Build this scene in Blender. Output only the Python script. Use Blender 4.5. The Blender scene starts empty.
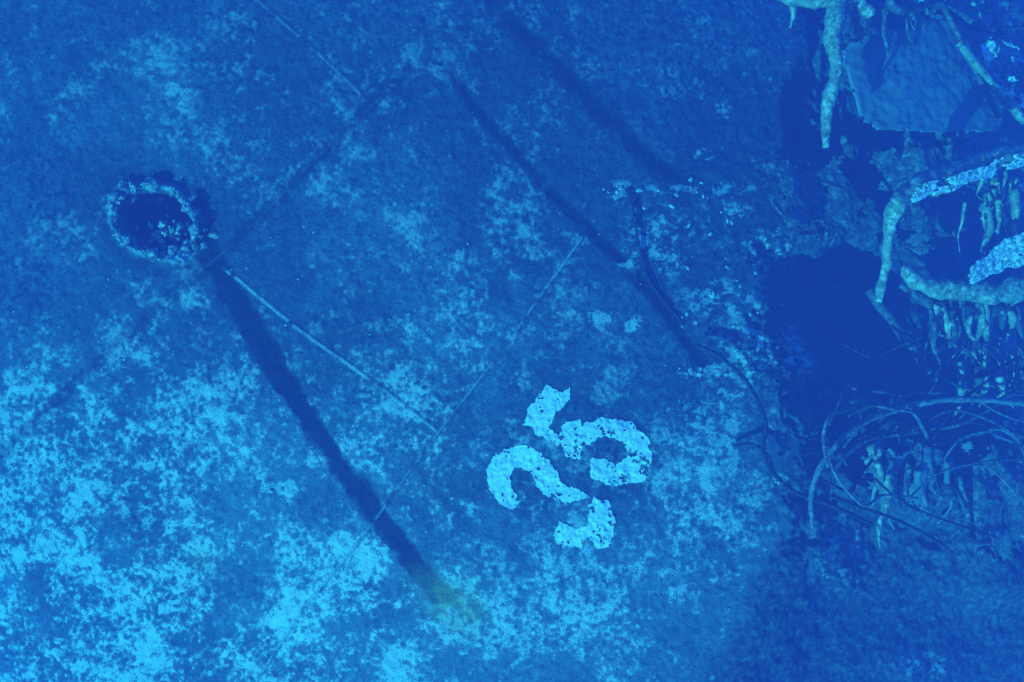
import bpy, math, random
import numpy as np
from mathutils import Vector, noise as mn
random.seed(4); np.random.seed(4)
sc=bpy.context.scene
H=9.0   # camera height above the hull datum

# ---------------------------------------------------------------- noise
def _h(ix,iy,seed):
    a=(ix.astype(np.int64)*374761393+iy.astype(np.int64)*668265263+seed*1442695041)&0xffffffff
    a=((a^(a>>13))*1274126177)&0xffffffff
    a=((a^(a>>16))*2246822519)&0xffffffff
    return ((a^(a>>15))&0xffffff)/float(0xffffff)
def vn(x,y,seed):
    xi=np.floor(x); yi=np.floor(y); fx=x-xi; fy=y-yi
    fx=fx*fx*fx*(fx*(fx*6-15)+10); fy=fy*fy*fy*(fy*(fy*6-15)+10)
    a=_h(xi,yi,seed); b=_h(xi+1,yi,seed); c=_h(xi,yi+1,seed); d=_h(xi+1,yi+1,seed)
    return (a*(1-fx)+b*fx)*(1-fy)+(c*(1-fx)+d*fx)*fy
def fbm(x,y,f,o,seed,gain=.55):
    t=0;s=0;a=1
    x=x*f;y=y*f
    for i in range(o):
        t=t+a*vn(x,y,seed+i*17); s+=a; a*=gain
        x,y=(x*.8-y*.6)*2.03+3.1,(x*.6+y*.8)*2.03+7.7
    return t/s
def ss(a,b,x):
    t=np.clip((x-a)/(b-a),0,1); return t*t*(3-2*t)
def S(px,py): return ((px-512)/100.0,(341-py)/100.0)
def dline(u,v,pts):
    best=np.full(np.shape(u),1e9); tt=np.zeros(np.shape(u)); n=len(pts)-1
    for i in range(n):
        ax,ay=S(*pts[i]); bx,by=S(*pts[i+1])
        dx,dy=bx-ax,by-ay; L=dx*dx+dy*dy
        t=np.clip(((u-ax)*dx+(v-ay)*dy)/L,0,1)
        d=np.hypot(u-ax-t*dx,v-ay-t*dy)
        m=d<best; best=np.where(m,d,best); tt=np.where(m,(i+t)/n,tt)
    return best,tt
def inpoly(u,v,pts):
    r=np.zeros(u.shape,bool); n=len(pts)
    for i in range(n):
        ax,ay=S(*pts[i]); bx,by=S(*pts[(i+1)%n])
        if ay==by: continue
        cnd=((ay>v)!=(by>v))&(u<(bx-ax)*(v-ay)/(by-ay)+ax)
        r^=cnd
    return r
def blob(u,v,px,py,rx,ry,ang=0):
    cx,cy=S(px,py); c,s=math.cos(ang),math.sin(ang)
    a=((u-cx)*c+(v-cy)*s)/(rx/100); b=(-(u-cx)*s+(v-cy)*c)/(ry/100)
    return np.sqrt(a*a+b*b)

EP=[-100,0,130,220,340,440,520,590,682,800]; EX=[840,815,790,770,735,775,790,748,715,700]
def zbase(x,y):
    d=(x+y)/1.4142
    dc=np.clip(d,-8,8)
    z=-0.06*dc-0.031*dc*dc-(d-dc)*0.5*np.sign(d-dc)
    u=x*H/(H-z); v=y*H/(H-z)
    py=341-v*100
    ex=(np.interp(py,EP,EX)-512)/100
    s=u-ex
    z=z-0.55*ss(0.0,1.5,s)-0.2*ss(1.2,3.2,s)
    return z,s
def P(px,py,l=0.0):
    u,v=S(px,py); z=0
    for i in range(14):
        k=(H-z)/H
        z=float(zbase(np.array(u*k),np.array(v*k))[0])+l
    k=(H-z)/H
    return Vector((u*k,v*k,z))

SEAM_A=[(582,238),(516,330)]; SEAM_A2=[(492,362),(440,430),(358,543)]; SEAM_A3=[(358,543),(300,612),(250,690),(200,760)]
SEAM_B=[(222,268),(300,330),(380,388),(436,431)]
SEAM_C=[(412,68),(345,130),(270,205),(225,250),(170,295),(90,370),(10,445),(-80,530)]
SEAM_D=[(250,-5),(310,45),(366,99)]
BAND=[(192,215),(204,245),(222,280),(242,315),(290,390),(335,455),(385,525),(438,592)]
STEP=[(425,35),(480,110),(540,180),(600,238),(650,290),(690,345),(740,400)]
STEP2=[(470,-20),(560,70),(640,150),(700,200)]
def fields(x,y):
    zb,s=zbase(x,y)
    u=x*H/(H-zb); v=y*H/(H-zb)
    w1=(fbm(x,y,3,3,5)-.5)*.12; w2=(fbm(x,y,3,3,9)-.5)*.12
    ub,vb=u+w1,v+w2
    wreck=ss(0.0,0.25,s+ (fbm(x,y,2,5,31,.65)-.5)*1.0)
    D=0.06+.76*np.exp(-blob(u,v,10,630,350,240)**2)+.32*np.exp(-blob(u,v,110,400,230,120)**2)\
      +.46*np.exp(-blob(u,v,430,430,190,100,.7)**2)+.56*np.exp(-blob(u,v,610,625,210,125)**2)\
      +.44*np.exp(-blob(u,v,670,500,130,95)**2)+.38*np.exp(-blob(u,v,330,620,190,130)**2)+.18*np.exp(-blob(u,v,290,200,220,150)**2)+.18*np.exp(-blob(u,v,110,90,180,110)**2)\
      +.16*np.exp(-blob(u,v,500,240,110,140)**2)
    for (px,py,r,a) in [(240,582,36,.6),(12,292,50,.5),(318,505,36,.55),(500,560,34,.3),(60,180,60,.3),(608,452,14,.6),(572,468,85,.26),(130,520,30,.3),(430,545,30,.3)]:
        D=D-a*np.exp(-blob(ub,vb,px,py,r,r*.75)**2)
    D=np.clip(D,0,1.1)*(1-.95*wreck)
    n=.38*fbm(x,y,1.8,5,11,.64)+.33*fbm(x,y,8,4,13,.7)+.29*fbm(x,y,24,2,17,.75)
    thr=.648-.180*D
    bd,bt=dline(ub+(fbm(x,y,9,4,43,.65)-.5)*.09,vb,BAND)
    bw=(.135*(1-.25*bt)+.07*ss(.22,0,bt))*(.5+1.1*fbm(x,y,4,5,41,.65))
    band=1-ss(bw*.6,bw*1.15,bd)
    band=band*(1-.55*ss(.93,1,bt))
    silt=np.clip((n-thr)-.3*band-.3*wreck,-1,1)
    broad=fbm(x,y,.8,5,77,.6)
    return zb,s,u,v,ub,vb,wreck,D,silt,broad,band,bt
def height(x,y,full=False):
    zb,s,u,v,ub,vb,wreck,D,silt,broad,band,bt=fields(x,y)
    z=zb+.09*(broad-.5)
    z=z+.036*(fbm(x,y,9,5,55,.72)-.5)+.008*ss(-.05,.08,silt)
    z=z-.012*band
    line=np.zeros_like(x)
    dk=np.zeros_like(x)
    wob=(fbm(x,y,2,2,3)-.5)*.03
    for pts,wd,st in [(SEAM_A,.010,.62),(SEAM_A2,.009,.45),(SEAM_A3,.010,.62),(SEAM_B,.010,.9),(SEAM_C,.009,.12),(SEAM_D,.010,.5)]:
        d,t=dline(u+wob,v,pts)
        br=ss(.36,.60,fbm(x,y,9,4,91)+.16*st)
        l=(1-ss(wd*.4,wd*1.7,d))
        line=np.maximum(line,l*st*br); z=z+.002*l*st
        d2,_=dline(u+wob-.020,v-.016,pts); dk=np.maximum(dk,(1-ss(.006,.032,d2))*.8*(.4+.7*fbm(x,y,4,3,93)))  # shadow side of each weld seam painted as a dark strip
        z=z-.005*(1-ss(.01,.03,d2))
    for pts,a,wd in [(STEP,.014,.05),(STEP2,.010,.08)]:
        d,t=dline(u+w1_(x,y),v,pts)
        g=(1-ss(wd*.3,wd*1.9,d))*ss(0,.12,t)*(1-ss(.8,1,t))
        z=z-a*g; dk=np.maximum(dk,g*1.0*(.5+.7*fbm(x,y,3,4,94)))  # shade along the plate steps darkened into the hull colour
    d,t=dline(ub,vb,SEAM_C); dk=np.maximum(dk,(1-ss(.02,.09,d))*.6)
    calm=1-.7*ss(500,600,341-v*100)
    r=fbm(x,y,1.1,6,201,.58); rid=1-np.abs(2*fbm(x,y,1.6,5,211,.6)-1)
    z=z+wreck*(.5*(r-.5)+.28*(rid-.75))*calm
    for (px,py,rx,ry,dep) in [(850,300,80,65,.6),(965,225,60,45,.6),(900,385,60,40,.4),(820,110,35,60,.3),(1000,470,50,30,.2)]:
        z=z-dep*(1-ss(.5,1.15,blob(ub,vb,px,py,rx,ry)))
    z=z+.5*(1-ss(.2,1.2,blob(ub,vb,905,470,75,50)))+.3*(1-ss(.2,1.2,blob(ub,vb,1000,560,90,60)))
    hb=blob(u+(fbm(x,y,5,5,66,.6)-.5)*.14,v+(fbm(x,y,5,5,67,.6)-.5)*.14,158,221,40,30,-.5)
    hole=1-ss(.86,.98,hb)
    z=z-.45*hole+.09*np.exp(-((hb-1.13)/.14)**2)*(.35+1.1*ss(.3,.7,fbm(x,y,7,4,68)))
    if full: return z,(zb,s,u,v,ub,vb,wreck,D,silt,broad,band,bt,line,dk,hb,hole)
    return z
def w1_(x,y): return (fbm(x,y,2.5,4,6)-.5)*.07

# ---------------------------------------------------------------- materials
def newmat(name):
    m=bpy.data.materials.new(name); m.use_nodes=True
    nt=m.node_tree; nt.nodes.clear()
    o=nt.nodes.new('ShaderNodeOutputMaterial'); b=nt.nodes.new('ShaderNodeBsdfDiffuse')
    b.inputs['Roughness'].default_value=.0
    nt.links.new(b.outputs[0],o.inputs[0])
    return m,nt,b
def N(nt,t,**k):
    n=nt.nodes.new(t)
    for a,b in k.items(): setattr(n,a,b)
    return n
def mixc(nt,f,a,b):
    n=N(nt,'ShaderNodeMix',data_type='RGBA')
    for sock,val in ((n.inputs[0],f),(n.inputs[6],a),(n.inputs[7],b)):
        if hasattr(val,'is_linked'): nt.links.new(val,sock)
        elif isinstance(val,tuple): sock.default_value=(*val,1)
        else: sock.default_value=val
    return n.outputs[2]
def mathn(nt,op,a,b=0.0):
    n=N(nt,'ShaderNodeMath',operation=op,use_clamp=False)
    for i,val in enumerate((a,b)):
        if hasattr(val,'is_linked'): nt.links.new(val,n.inputs[i])
        else: n.inputs[i].default_value=val
    return n.outputs[0]
def nz(nt,scale,detail=4,rough=.6):
    tc=N(nt,'ShaderNodeTexCoord'); n=N(nt,'ShaderNodeTexNoise')
    n.inputs['Scale'].default_value=scale; n.inputs['Detail'].default_value=detail; n.inputs['Roughness'].default_value=rough
    nt.links.new(tc.outputs['Object'],n.inputs['Vector']); return n.outputs[0]
def rng(nt,x,a,b):
    n=N(nt,'ShaderNodeMapRange',interpolation_type='SMOOTHSTEP')
    n.inputs[1].default_value=a;n.inputs[2].default_value=b
    nt.links.new(x,n.inputs[0]); return n.outputs[0]
def bump(nt,b,h,dist,st=1):
    n=N(nt,'ShaderNodeBump'); n.inputs['Distance'].default_value=dist; n.inputs['Strength'].default_value=st
    nt.links.new(h,n.inputs['Height']); nt.links.new(n.outputs[0],b.inputs['Normal'])
def crust(name,dark,mid,pale,lo=.5,hi=.7,sc_=9,bd=.02):
    m,nt,b=newmat(name)
    a=nz(nt,sc_,4,.7)
    col=mixc(nt,rng(nt,a,.3,.6),dark,mid)
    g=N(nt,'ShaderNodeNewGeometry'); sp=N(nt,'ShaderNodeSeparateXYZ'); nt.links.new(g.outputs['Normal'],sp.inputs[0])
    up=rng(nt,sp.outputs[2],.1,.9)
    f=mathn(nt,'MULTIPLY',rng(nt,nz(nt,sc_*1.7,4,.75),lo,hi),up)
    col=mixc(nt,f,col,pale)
    nt.links.new(col,b.inputs['Color'])
    bump(nt,b,a,bd)
    return m
def hull_material():
    m,nt,b=newmat('encrusted_hull_plating')
    def at(n):
        a=N(nt,'ShaderNodeAttribute'); a.attribute_name=n; return a.outputs['Fac']
    med=nz(nt,14,3,.72); fine=nz(nt,48,2,.8)
    base=mixc(nt,rng(nt,med,.36,.64),(.025,.055,.085),(.08,.15,.185))
    base=mixc(nt,mathn(nt,'MULTIPLY',at('dens_light'),.42),base,(.24,.43,.43))  # pale silt tone, also lifts lower left to carry the light gradient
    base=mixc(nt,mathn(nt,'MULTIPLY',rng(nt,at('broad'),.62,.38),.5),base,(.022,.05,.075))
    sv=mathn(nt,'ADD',at('silt'),mathn(nt,'MULTIPLY',mathn(nt,'SUBTRACT',fine,.5),.42))
    halo=mathn(nt,'MULTIPLY',rng(nt,at('silt'),-.10,.08),.24)
    core=mathn(nt,'MULTIPLY',rng(nt,sv,-.01,.09),mathn(nt,'ADD',.20,mathn(nt,'MULTIPLY',at('dens_light'),.60)))  # silt albedo rises with density, painting in the lower-left brightness
    f=mathn(nt,'MAXIMUM',halo,core)
    c=mixc(nt,f,base,(.78,.94,.80))
    c=mixc(nt,mathn(nt,'MULTIPLY',at('stain_shade'),.93),c,(.014,.028,.036))
    c=mixc(nt,at('wreck'),c,mixc(nt,rng(nt,med,.42,.68),(.035,.075,.09),(.11,.18,.19)))
    c=mixc(nt,mathn(nt,'MULTIPLY',at('line'),.85),c,(.62,.84,.74))
    c=mixc(nt,at('ochre'),c,(.46,.38,.05))
    nt.links.new(c,b.inputs['Color'])
    bump(nt,b,fine,.018,.9)
    return m

M_hull=hull_material()
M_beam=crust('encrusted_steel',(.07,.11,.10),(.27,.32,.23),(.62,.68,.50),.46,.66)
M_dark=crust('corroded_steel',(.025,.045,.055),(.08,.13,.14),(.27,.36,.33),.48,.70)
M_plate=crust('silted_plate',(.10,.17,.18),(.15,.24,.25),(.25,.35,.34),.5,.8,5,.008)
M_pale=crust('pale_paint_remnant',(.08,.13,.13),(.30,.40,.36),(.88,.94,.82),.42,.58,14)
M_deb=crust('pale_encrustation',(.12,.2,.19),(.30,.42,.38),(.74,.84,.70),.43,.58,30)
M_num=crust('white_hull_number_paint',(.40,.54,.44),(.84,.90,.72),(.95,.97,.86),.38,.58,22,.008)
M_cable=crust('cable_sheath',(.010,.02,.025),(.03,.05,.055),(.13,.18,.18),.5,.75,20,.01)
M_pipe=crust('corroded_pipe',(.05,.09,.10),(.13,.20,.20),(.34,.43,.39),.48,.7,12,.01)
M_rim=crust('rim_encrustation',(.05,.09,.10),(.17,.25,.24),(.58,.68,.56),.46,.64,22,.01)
M_bed=crust('seabed_silt',(.08,.14,.14),(.14,.21,.2),(.2,.28,.26),.5,.7,.6,.05)

def mesh_obj(name,verts,faces,mat,smooth=True,parent=None):
    me=bpy.data.meshes.new(name); me.from_pydata([tuple(v) for v in verts],[],faces); me.update()
    me.materials.append(mat)
    if smooth: me.polygons.foreach_set('use_smooth',[True]*len(me.polygons))
    o=bpy.data.objects.new(name,me); sc.collection.objects.link(o)
    if parent: o.parent=parent
    return o
def empty(name):
    o=bpy.data.objects.new(name,None); sc.collection.objects.link(o); return o

# ---------------------------------------------------------------- hull grid
def axis(a,b,st,outer):
    core=np.arange(a,b+st/2,st); g=[];s=st*2;p=0
    while p<outer: p+=s; g.append(p); s*=1.22
    g=np.array(g); return np.concatenate([a-g[::-1],core,b+g])
X=axis(-6.1,6.7,.0145,22); Y=axis(-4.3,4.6,.0145,22)
nx,ny=len(X),len(Y)
gx,gy=np.meshgrid(X,Y); gx=gx.ravel(); gy=gy.ravel()
z,F=height(gx,gy,True)
zb,s,u,v,ub,vb,wreck,D,silt,broad,band,bt,line,dk,hb,hole=F
co=np.stack([gx,gy,z],1).astype(np.float32)
i=np.arange((ny-1)*(nx-1)); r=i//(nx-1); c=i%(nx-1); a0=r*nx+c
quads=np.stack([a0,a0+1,a0+nx+1,a0+nx],1)
def grid_mesh(name,co,quads,mat,attrs={}):
    me=bpy.data.meshes.new(name)
    me.vertices.add(len(co)); me.vertices.foreach_set('co',co.astype(np.float32).ravel())
    me.loops.add(quads.size); me.loops.foreach_set('vertex_index',quads.astype(np.int32).ravel())
    me.polygons.add(len(quads)); me.polygons.foreach_set('loop_start',np.arange(len(quads),dtype=np.int32)*4)
    try: me.polygons.foreach_set('loop_total',np.full(len(quads),4,dtype=np.int32))
    except Exception: pass
    me.polygons.foreach_set('use_smooth',np.ones(len(quads),dtype=bool))
    me.update(calc_edges=True)
    for k,val in attrs.items():
        at=me.attributes.new(k,'FLOAT','POINT'); at.data.foreach_set('value',val.astype(np.float32))
    me.materials.append(mat)
    o=bpy.data.objects.new(name,me); sc.collection.objects.link(o); return o
stain_shade=np.clip(np.maximum(np.maximum(band*.95,dk),hole),0,1)  # rust band plus painted shade of seams, steps and the hole interior
halo=np.exp(-((hb-1.4)/.3)**2)*.9*fbm(gx,gy,6,3,8)
stain_shade=np.clip(np.maximum(stain_shade,halo),0,1)
ochre=.7*np.exp(-blob(ub,vb,450,604,36,22,-.6)**2)*fbm(gx,gy,7,4,71)*1.5+.18*np.exp(-blob(ub,vb,200,560,22,16)**2)
ochre=np.clip(ochre,0,1)
rimpale=np.exp(-((hb-1.12)/.12)**2)*(.15+.85*ss(.44,.64,fbm(gx,gy,9,4,19,.65)))
ab_n=.6*fbm(gx,gy,9,5,611,.75)+.4*fbm(gx+gy*.6,gy*2.2,14,4,612,.7)
Z=np.zeros_like(gx)
for (px,py,rx,ry,a) in [(700,190,75,8,.12),(712,374,34,8,.18),(735,395,24,14,.15),(620,192,16,10,.2),(740,215,14,8,.2),(632,323,9,7,.34),(600,316,8,8,.26),(625,265,8,5,.26),
      (745,350,40,45,.12),(800,350,25,40,.13),(720,300,55,30,.11),(705,155,10,6,.2),(725,110,10,8,.14),(783,482,9,6,.26),(285,488,13,6,.30),(700,440,70,60,.12),
      (770,250,40,30,.11),(830,215,30,40,.10),(1000,60,30,40,.12),(660,240,50,50,.11),(840,560,60,50,.08),(920,665,30,20,.12),(470,510,8,8,.24)]:
    Z=np.maximum(Z,a*np.exp(-blob(ub,vb,px,py,rx,ry)**2))
scr=ss(.60,.67,ab_n+Z)*ss(.03,.1,Z)
hull=grid_mesh('ship_hull',co,quads,M_hull,dict(silt=silt,stain_shade=stain_shade,line=np.clip(np.maximum(line,scr*.65)+rimpale*.6,0,1),wreck=wreck,broad=broad,ochre=ochre,dens_light=D))

# ---------------------------------------------------------------- hull number
num=empty('hull_number')
def digit(name,polys,seed,thr=.32):
    xs=np.arange(-.35,1.65,.008); ys=np.arange(-2.3,-.3,.008)
    qx,qy=np.meshgrid(xs,ys); sh=qx.shape; qx=qx.ravel(); qy=qy.ravel()
    i0=np.searchsorted(X,qx)-1; j0=np.searchsorted(Y,qy)-1
    fx=(qx-X[i0])/(X[i0+1]-X[i0]); fy=(qy-Y[j0])/(Y[j0+1]-Y[j0])
    G=lambda A:(A[j0*nx+i0]*(1-fx)+A[j0*nx+i0+1]*fx)*(1-fy)+(A[(j0+1)*nx+i0]*(1-fx)+A[(j0+1)*nx+i0+1]*fx)*fy
    qz=G(z)+.009; uu=G(u); vv=G(v)
    fu=(fbm(qx,qy,16,4,seed,.7)-.5)*.06; fv=(fbm(qx,qy,16,4,seed+5,.7)-.5)*.06
    m=np.zeros(len(qx),bool)
    for pts in polys: m|=inpoly(uu+fu,vv+fv,pts)
    m&=(.6*fbm(qx,qy,9,5,seed+9,.72)+.4*fbm(qx,qy,30,3,seed+3,.7))>thr+.03
    w=sh[1]; k=np.arange((sh[0]-1)*(w-1)); a_=k//(w-1)*w+k%(w-1)
    Q=np.stack([a_,a_+1,a_+w+1,a_+w],1); Q=Q[m[Q].all(1)]
    idx,inv=np.unique(Q,return_inverse=True)
    o=grid_mesh(name,np.stack([qx,qy,qz],1)[idx],inv.reshape(Q.shape),M_num); o.parent=num
digit('digit_5',[[(546,384),(558,391),(571,388),(569,402),(558,412),(550,427),(536,430),(522,424),(526,412)],
   [(530,424),(548,426),(566,440),(558,446),(534,433)],
   [(561,424),(580,418),(586,432),(581,460),(565,457),(559,440)],
   [(583,424),(602,417),(631,421),(648,436),(653,460),(643,483),(612,486),(590,477),(590,458),(606,458),(618,463),(629,456),(625,444),(612,437),(598,438),(585,449)]],301)
digit('digit_3',[[(486,470),(497,451),(522,444),(542,452),(555,469),(562,483),(578,489),(590,498),(570,503),(546,500),(537,487),(529,471),(516,467),(511,476),(513,490),(522,499),(514,510),(498,504),(488,488)],
   [(593,496),(609,501),(616,522),(610,547),(596,548),(588,538),(580,548),(561,548),(552,535),(559,520),(576,528),(587,524),(588,508)]],401)

# ---------------------------------------------------------------- builders
def cr(pts,n):
    out=[]
    for i in range(len(pts)-1):
        p0=pts[max(i-1,0)];p1=pts[i];p2=pts[i+1];p3=pts[min(i+2,len(pts)-1)]
        for k in range(n):
            t=k/n
            out.append(.5*((2*p1)+(p2-p0)*t+(2*p0-5*p1+4*p2-p3)*t*t+(3*p1-p0-3*p2+p3)*t**3))
    out.append(pts[-1]); return out
def tube(name,pts,rad,mat,flat=1.0,rough=.3,seg=14,parent=None,freq=6,step=.03):
    W=[P(*p) for p in pts]
    if not isinstance(rad,(list,tuple)): rad=[rad]*len(W)
    L=sum((W[i+1]-W[i]).length for i in range(len(W)-1))
    n=max(4,int(L/len(W)/step))
    path=cr(W,n); R=[q.x for q in cr([Vector((r,0,0)) for r in rad],n)]
    V=[];Fc=[];off=Vector((random.random()*50,random.random()*50,0))
    T=(path[1]-path[0]).normalized(); A=T.cross(Vector((0,0,1)))
    if A.length<.1: A=T.cross(Vector((1,0,0)))
    A.normalize()
    for i,p in enumerate(path):
        T=(path[min(i+1,len(path)-1)]-path[max(i-1,0)]).normalized()
        A=(A-T*A.dot(T)).normalized(); B=T.cross(A)
        for k in range(seg):
            a=2*math.pi*k/seg; dv=A*math.cos(a)+B*math.sin(a)*flat
            q=p+dv*R[i]
            nn=mn.fractal(q*freq+off,.8,2.1,4)+.5*mn.noise(q*freq*5+off)
            V.append(p+dv*R[i]*max(.25,1+rough*nn))
    m=len(path)
    for i in range(m-1):
        for k in range(seg):
            Fc.append((i*seg+k,i*seg+(k+1)%seg,(i+1)*seg+(k+1)%seg,(i+1)*seg+k))
    Fc.append(tuple(range(seg))[::-1]); Fc.append(tuple((m-1)*seg+k for k in range(seg)))
    return mesh_obj(name,V,Fc,mat,parent=parent)
def plate(name,c4,mat,res=70,bend=.1,rag=.12,holes=.0,thick=.03,parent=None,freq=2.5,rnd=0):
    C=[P(*c) for c in c4]; off=Vector((random.random()*40,random.random()*40,3))
    V=[];keep=[]
    nrm=(C[1]-C[0]).cross(C[3]-C[0]).normalized()
    if nrm.z<0: nrm=-nrm
    for j in range(res+1):
        for i in range(res+1):
            a=i/res;b=j/res
            p=(C[0]*(1-a)+C[1]*a)*(1-b)+(C[3]*(1-a)+C[2]*a)*b
            e=min(a,1-a,b,1-b)
            if rnd:
                qx=max(abs(a-.5)*2-(1-rnd),0)/rnd; qy=max(abs(b-.5)*2-(1-rnd),0)/rnd
                e=(1-math.hypot(qx,qy))*rnd*.5
            k=mn.fractal(p*freq*1.4+off,.7,2.2,5)
            keep.append(e>rag*(.35+.9*k) and (mn.fractal(p*5+off,.7,2.2,4)>-1+holes))
            V.append(p+nrm*(bend*mn.fractal(p*freq*.5+off,1,2,3)+.012*mn.fractal(p*12,.8,2,3)))
    Fc=[]
    for j in range(res):
        for i in range(res):
            q=(j*(res+1)+i,j*(res+1)+i+1,(j+1)*(res+1)+i+1,(j+1)*(res+1)+i)
            if all(keep[t] for t in q): Fc.append(q)
    o=mesh_obj(name,V,Fc,mat,parent=parent)
    mo=o.modifiers.new('s','SOLIDIFY'); mo.thickness=thick; mo.offset=0
    return o

rim=empty('hull_opening')
def chunk(V,Fc,c,r,sq=.6,seed=0):
    b=len(V); n=8; m=6
    off=Vector((seed*3.1,seed*1.7,0)); st=random.uniform(.4,1.0); an=random.uniform(0,3.14)
    for j in range(m+1):
        th=math.pi*j/m
        for i in range(n):
            ph=2*math.pi*i/n
            d=Vector((math.sin(th)*math.cos(ph),math.sin(th)*math.sin(ph)*st,math.cos(th)*sq))
            d=Vector((d.x*math.cos(an)-d.y*math.sin(an),d.x*math.sin(an)+d.y*math.cos(an),d.z))
            V.append(c+d*r*(1+1.2*mn.noise(d*2.2+off)))
    for j in range(m):
        for i in range(n):
            Fc.append((b+j*n+i,b+(j+1)*n+i,b+(j+1)*n+(i+1)%n,b+j*n+(i+1)%n))
V=[];Fc=[]
for k in range(70):
    c=P(169+random.gauss(0,9),233+random.gauss(0,7),-.18+random.random()*.14)
    chunk(V,Fc,c,random.uniform(.012,.04),.7,k)
mesh_obj('opening_rubble',V,Fc,M_deb,parent=rim)
V=[];Fc=[]
for k in range(190):
    a=random.uniform(0,2*math.pi) ; q=1.10+random.gauss(0,.13)
    ex,ey=39*q*math.cos(a),-29*q*math.sin(a); c_,s_=math.cos(.5),math.sin(.5)
    c=P(158+ex*c_-ey*s_,221+ex*s_+ey*c_,0); c.z=float(height(np.array([c.x]),np.array([c.y]))[0])
    chunk(V,Fc,c,random.choice([.012,.018,.028,.055]),.35,k)
mesh_obj('corroded_lip',V,Fc,M_rim,parent=rim)

V=[];Fc=[]
def lump(px,py,r,sq=.4):
    p=P(px,py,0); zz=float(height(np.array([p.x]),np.array([p.y]))[0])
    chunk(V,Fc,Vector((p.x,p.y,zz+r*sq*.1)),r,sq,random.random()*90)
for (px,py,n,sx,sy) in [(632,323,5,5,3),(740,216,4,8,3),(700,190,10,40,5),(712,372,8,16,3),(620,190,6,8,5),(285,488,5,6,3),(783,482,3,3,2),(760,350,12,25,25),(690,240,18,40,45),(730,300,12,30,30)]:
    for k in range(n): lump(px+random.gauss(0,sx),py+random.gauss(0,sy),random.uniform(.010,.032))
for k in range(160):
    lump(random.uniform(0,760),random.triangular(60,690,600),random.uniform(.006,.016))
mesh_obj('encrustation_debris',V,Fc,M_deb)

# ---- cables
tube('severed_cable',[(696,345,.1),(722,358,.14),(748,384,.16),(765,420,.2),(764,455,.22),(788,488,.25),(830,505,.3),(872,524,.35)],.022,M_cable,rough=.2)
tube('severed_cable',[(733,446,.06),(752,444,.10),(768,456,.12),(772,470,.1)],.017,M_cable,rough=.2)
tube('severed_cable',[(628,188,.02),(634,215,.03),(640,250,.02),(652,285,.015),(684,325,.015)],.014,M_cable,rough=.3)
tube('bent_pipe',[(812,528,.5),(812,490,.6),(828,455,.75),(860,425,.9),(905,407,1.0),(960,399,1.1),(1035,404,1.1)],[.018,.022,.028,.03,.034,.034,.034],M_pipe,rough=.45)
tube('bent_pipe',[(830,500,.4),(838,465,.5),(868,440,.6),(915,432,.7),(970,420,.8),(1030,380,.9)],.022,M_dark,rough=.3)
tube('severed_cable',[(800,455,.4),(850,440,.5),(880,425,.6),(935,385,.7),(985,375,.8),(1030,350,.8)],.018,M_cable,rough=.2)
tube('severed_cable',[(820,180,.3),(860,200,.5),(900,260,.4),(925,330,.3),(945,385,.3)],.016,M_cable,rough=.2)
tube('severed_cable',[(975,545,.5),(1000,540,.5),(1035,515,.6)],.022,M_pipe,rough=.2)
for k in range(22):
    x0,y0=random.uniform(820,960),random.uniform(340,510); an=random.uniform(-.9,.5); L=random.uniform(50,140); bd=random.uniform(-30,30); l=random.uniform(.5,.95)
    pts=[(x0+L*t*math.cos(an)-bd*math.sin(math.pi*t)*math.sin(an)+random.gauss(0,4),y0+L*t*math.sin(an)+bd*math.sin(math.pi*t)*math.cos(an)+random.gauss(0,4),l+.15*math.sin(t*3)) for t in (0,.25,.5,.75,1)]
    tube('severed_cable',pts,random.uniform(.009,.02),random.choice([M_cable,M_dark,M_cable,M_pipe]),rough=.3,seg=8)

# ---- bent structural frames
fr=empty('bent_hull_frame')
tube('upper_flange',[(1040,148,1.5),(1000,158,1.5),(950,176,1.45),(912,190,1.4),(896,206,1.35)],[.10,.10,.12,.11,.08],M_beam,flat=.6,rough=.45,parent=fr)
plate('web_strip',[(905,190,1.46),(1045,142,1.62),(1045,160,1.5),(905,206,1.42)],M_pale,bend=.05,rag=.25,holes=.75,parent=fr,thick=.015)
tube('lower_leg',[(898,202,1.35),(889,228,1.2),(886,262,1.1),(878,302,1.0)],[.075,.055,.05,.035],M_beam,rough=.5,parent=fr)
fr=empty('bent_hull_frame')
tube('curved_flange',[(892,262,.9),(920,282,.95),(955,292,1.0),(990,292,1.05),(1040,284,1.1)],[.04,.09,.10,.11,.12],M_beam,flat=.6,rough=.45,parent=fr)
tube('curved_web',[(900,285,.8),(935,305,.85),(975,312,.9),(1040,306,.9)],[.03,.07,.08,.08],M_dark,flat=.6,rough=.4,parent=fr)
hang=empty('hanging_beam')
tube('stem',[(838,-12,1.2),(832,30,1.2),(836,70,1.15),(828,105,1.1),(826,148,1.0)],[.09,.08,.055,.06,.035],M_beam,rough=.5,parent=hang)
tube('crosspiece',[(780,-6,1.1),(810,2,1.15),(850,0,1.2),(872,14,1.2)],[.05,.07,.08,.04],M_beam,rough=.5,parent=hang)
tube('rusticle',[(792,-4,1.1),(793,14,1.0),(790,28,.95)],[.04,.03,.012],M_beam,rough=.5,parent=hang)

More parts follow.
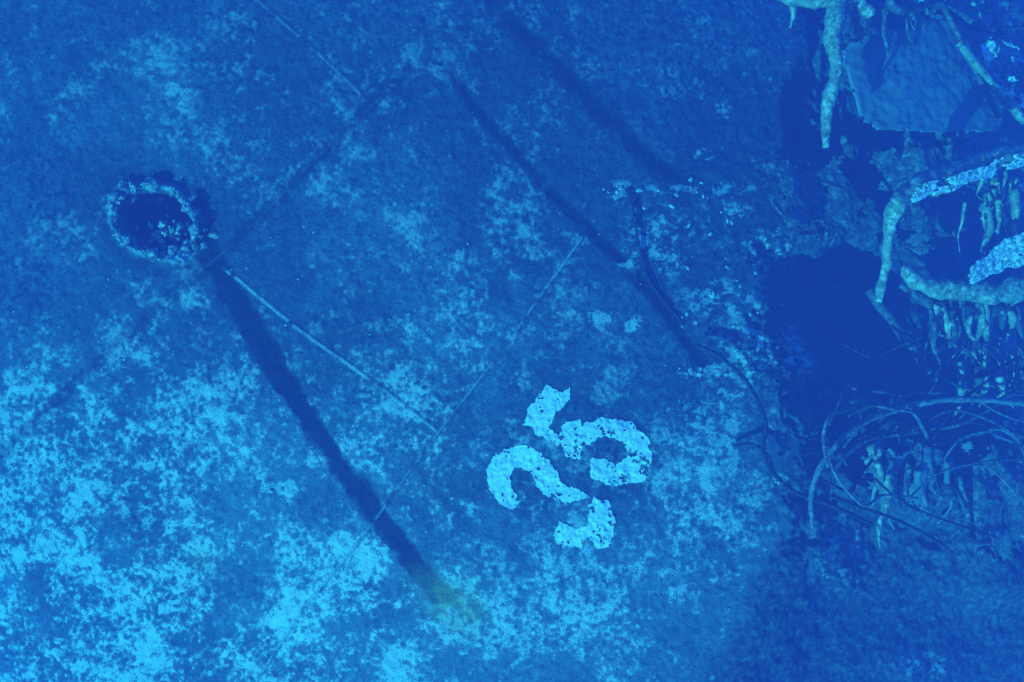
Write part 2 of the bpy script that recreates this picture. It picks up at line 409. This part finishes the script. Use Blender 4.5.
# ---- plates
plate('torn_hull_plate',[(836,40,.9),(955,12,1.1),(1020,132,.95),(862,134,.7)],M_plate,bend=.05,rag=.03,rnd=.45)
plate('torn_hull_plate',[(966,40,1.2),(1045,20,1.4),(1045,120,1.3),(1002,112,1.0)],M_pale,bend=.2,rag=.25,holes=.9,thick=.015)
plate('torn_hull_plate',[(955,274,1.25),(1045,212,1.5),(1045,262,1.4),(968,284,1.2)],M_pale,bend=.05,rag=.15,holes=.3,thick=.015)
plate('torn_hull_plate',[(968,212,1.1),(1040,165,1.35),(1045,200,1.3),(985,235,1.05)],M_pale,bend=.1,rag=.2,holes=.9,thick=.015)
plate('torn_hull_plate',[(862,150,.5),(975,140,.7),(985,200,.6),(880,190,.4)],M_dark,bend=.2,rag=.15)
plate('torn_hull_plate',[(845,450,.45),(985,440,.7),(930,520,.5),(868,505,.35)],M_plate,bend=.3,rag=.25,holes=.5)
plate('torn_hull_plate',[(940,460,.5),(1045,420,.7),(1050,560,.6),(975,560,.4)],M_dark,bend=.25,rag=.2,holes=.3)
plate('torn_hull_plate',[(925,320,.5),(1040,330,.7),(1040,375,.7),(950,365,.5)],M_plate,bend=.25,rag=.25,holes=.6)
plate('torn_hull_plate',[(760,165,.12),(850,150,.3),(870,235,.25),(775,245,.1)],M_dark,bend=.15,rag=.25,holes=.3)
plate('torn_hull_plate',[(890,-20,.4),(1045,-20,.6),(1045,30,.5),(900,30,.3)],M_dark,bend=.2,rag=.2,holes=.4)
plate('torn_hull_plate',[(885,200,.6),(960,185,.8),(975,250,.6),(905,262,.5)],M_dark,bend=.25,rag=.3,holes=.5)
plate('torn_hull_plate',[(830,400,.3),(900,380,.4),(905,430,.35),(845,445,.25)],M_dark,bend=.25,rag=.3,holes=.5)
tube('deck_stiffener',[(958,42,1.3),(985,75,1.2),(1030,128,1.1)],.04,M_beam,rough=.4)
tube('deck_stiffener',[(868,290,.3),(905,338,.35),(945,395,.35)],.05,M_dark,rough=.3)
tube('deck_stiffener',[(935,-10,1.2),(965,50,1.2),(1000,120,1.1)],.03,M_dark,rough=.3)
tube('deck_stiffener',[(880,-10,1.2),(900,10,1.2),(940,5,1.2),(990,30,1.2),(1035,25,1.2)],.04,M_dark,rough=.5)
def rust(n,x0,x1,y0,y1,l0,l1,lift,mats,r=.04,sw=8):
    ru=empty('rusticle_cluster')
    for k in range(n):
        px=random.uniform(x0,x1); py=random.uniform(y0,y1); L=l0+(l1-l0)*random.random()**2.2; w=random.uniform(.3,1.1)
        tube('rusticle',[(px,py,lift),(px+random.uniform(-sw,sw)*.5,py+L*.35,lift-.05),(px+random.uniform(-sw,sw),py+L*.7,lift-.1),(px+random.uniform(-sw,sw),py+L,lift-.2)],[r*w,r*w*1.1,r*w*.6,r*.2],random.choice(mats),rough=.65,seg=8,parent=ru,freq=9)
rust(32,925,1024,286,322,10,85,.95,[M_beam,M_dark,M_beam,M_dark])
rust(26,860,960,435,480,20,75,.6,[M_dark,M_beam,M_plate],.05,12)
rust(16,965,1024,170,210,20,75,1.3,[M_beam])
rust(14,840,960,130,150,10,40,.75,[M_dark])
rust(16,870,1020,-5,25,10,70,1.1,[M_beam,M_dark])
rust(14,950,1024,345,385,15,60,.75,[M_dark,M_beam])

# ---------------------------------------------------------------- seabed
n=90; gxx=np.concatenate([-np.geomspace(160,2,n//2),np.geomspace(2,160,n//2)])
ax,ay=np.meshgrid(gxx,gxx); ax=ax.ravel();ay=ay.ravel()
az=-14+1.5*(fbm(ax,ay,.08,4,500)-.5)
i=np.arange((n-1)**2); r=i//(n-1); c=i%(n-1); a0=r*n+c
grid_mesh('seabed',np.stack([ax,ay,az],1),np.stack([a0,a0+1,a0+n+1,a0+n],1),M_bed)

# ---------------------------------------------------------------- water body
bpy.ops.mesh.primitive_cube_add(size=1,location=(0,0,-4)); w=bpy.context.object; w.name='water'; w.scale=(330,330,30)
wm=bpy.data.materials.new('sea_water'); wm.use_nodes=True; nt=wm.node_tree; nt.nodes.clear()
o=nt.nodes.new('ShaderNodeOutputMaterial')
sig=(.110,.020,.018); eps=(.0010,.0048,.034)
ab=N(nt,'ShaderNodeVolumeAbsorption'); mx=max(sig)
ab.inputs['Color'].default_value=tuple(1-s_/mx for s_ in sig)+(1,); ab.inputs['Density'].default_value=mx
em=N(nt,'ShaderNodeEmission')  # even volume glow stands in for blue light scattered by the water
em.inputs['Color'].default_value=(*eps,1); em.inputs['Strength'].default_value=1
ad=N(nt,'ShaderNodeAddShader'); nt.links.new(ab.outputs[0],ad.inputs[0]); nt.links.new(em.outputs[0],ad.inputs[1])
nt.links.new(ad.outputs[0],o.inputs['Volume'])
w.data.materials.append(wm)

# ---------------------------------------------------------------- light
el=math.radians(32)
to_sun=Vector((-math.cos(el)*.7071,-math.cos(el)*.7071,math.sin(el)))
sl=bpy.data.lights.new('sun','SUN'); sl.energy=5; sl.angle=math.radians(.5); sl.color=(1,.98,.94)
so=bpy.data.objects.new('sun',sl); sc.collection.objects.link(so); so.rotation_euler=(to_sun).to_track_quat('Z','Y').to_euler()
wd=bpy.data.worlds.new('World'); sc.world=wd; wd.use_nodes=True
bg=wd.node_tree.nodes['Background']; sk=wd.node_tree.nodes.new('ShaderNodeTexSky'); sk.sky_type='NISHITA'; sk.sun_disc=False
sk.sun_elevation=el; sk.sun_rotation=math.radians(225)
wd.node_tree.links.new(sk.outputs[0],bg.inputs[0]); bg.inputs[1].default_value=.07

cam=bpy.data.cameras.new('camera'); co_=bpy.data.objects.new('camera',cam); sc.collection.objects.link(co_)
co_.location=(0,0,H); cam.lens=36*H/10.24; cam.clip_end=600; sc.camera=co_
sc.view_settings.view_transform='Standard'; sc.view_settings.look='None'; sc.view_settings.exposure=0
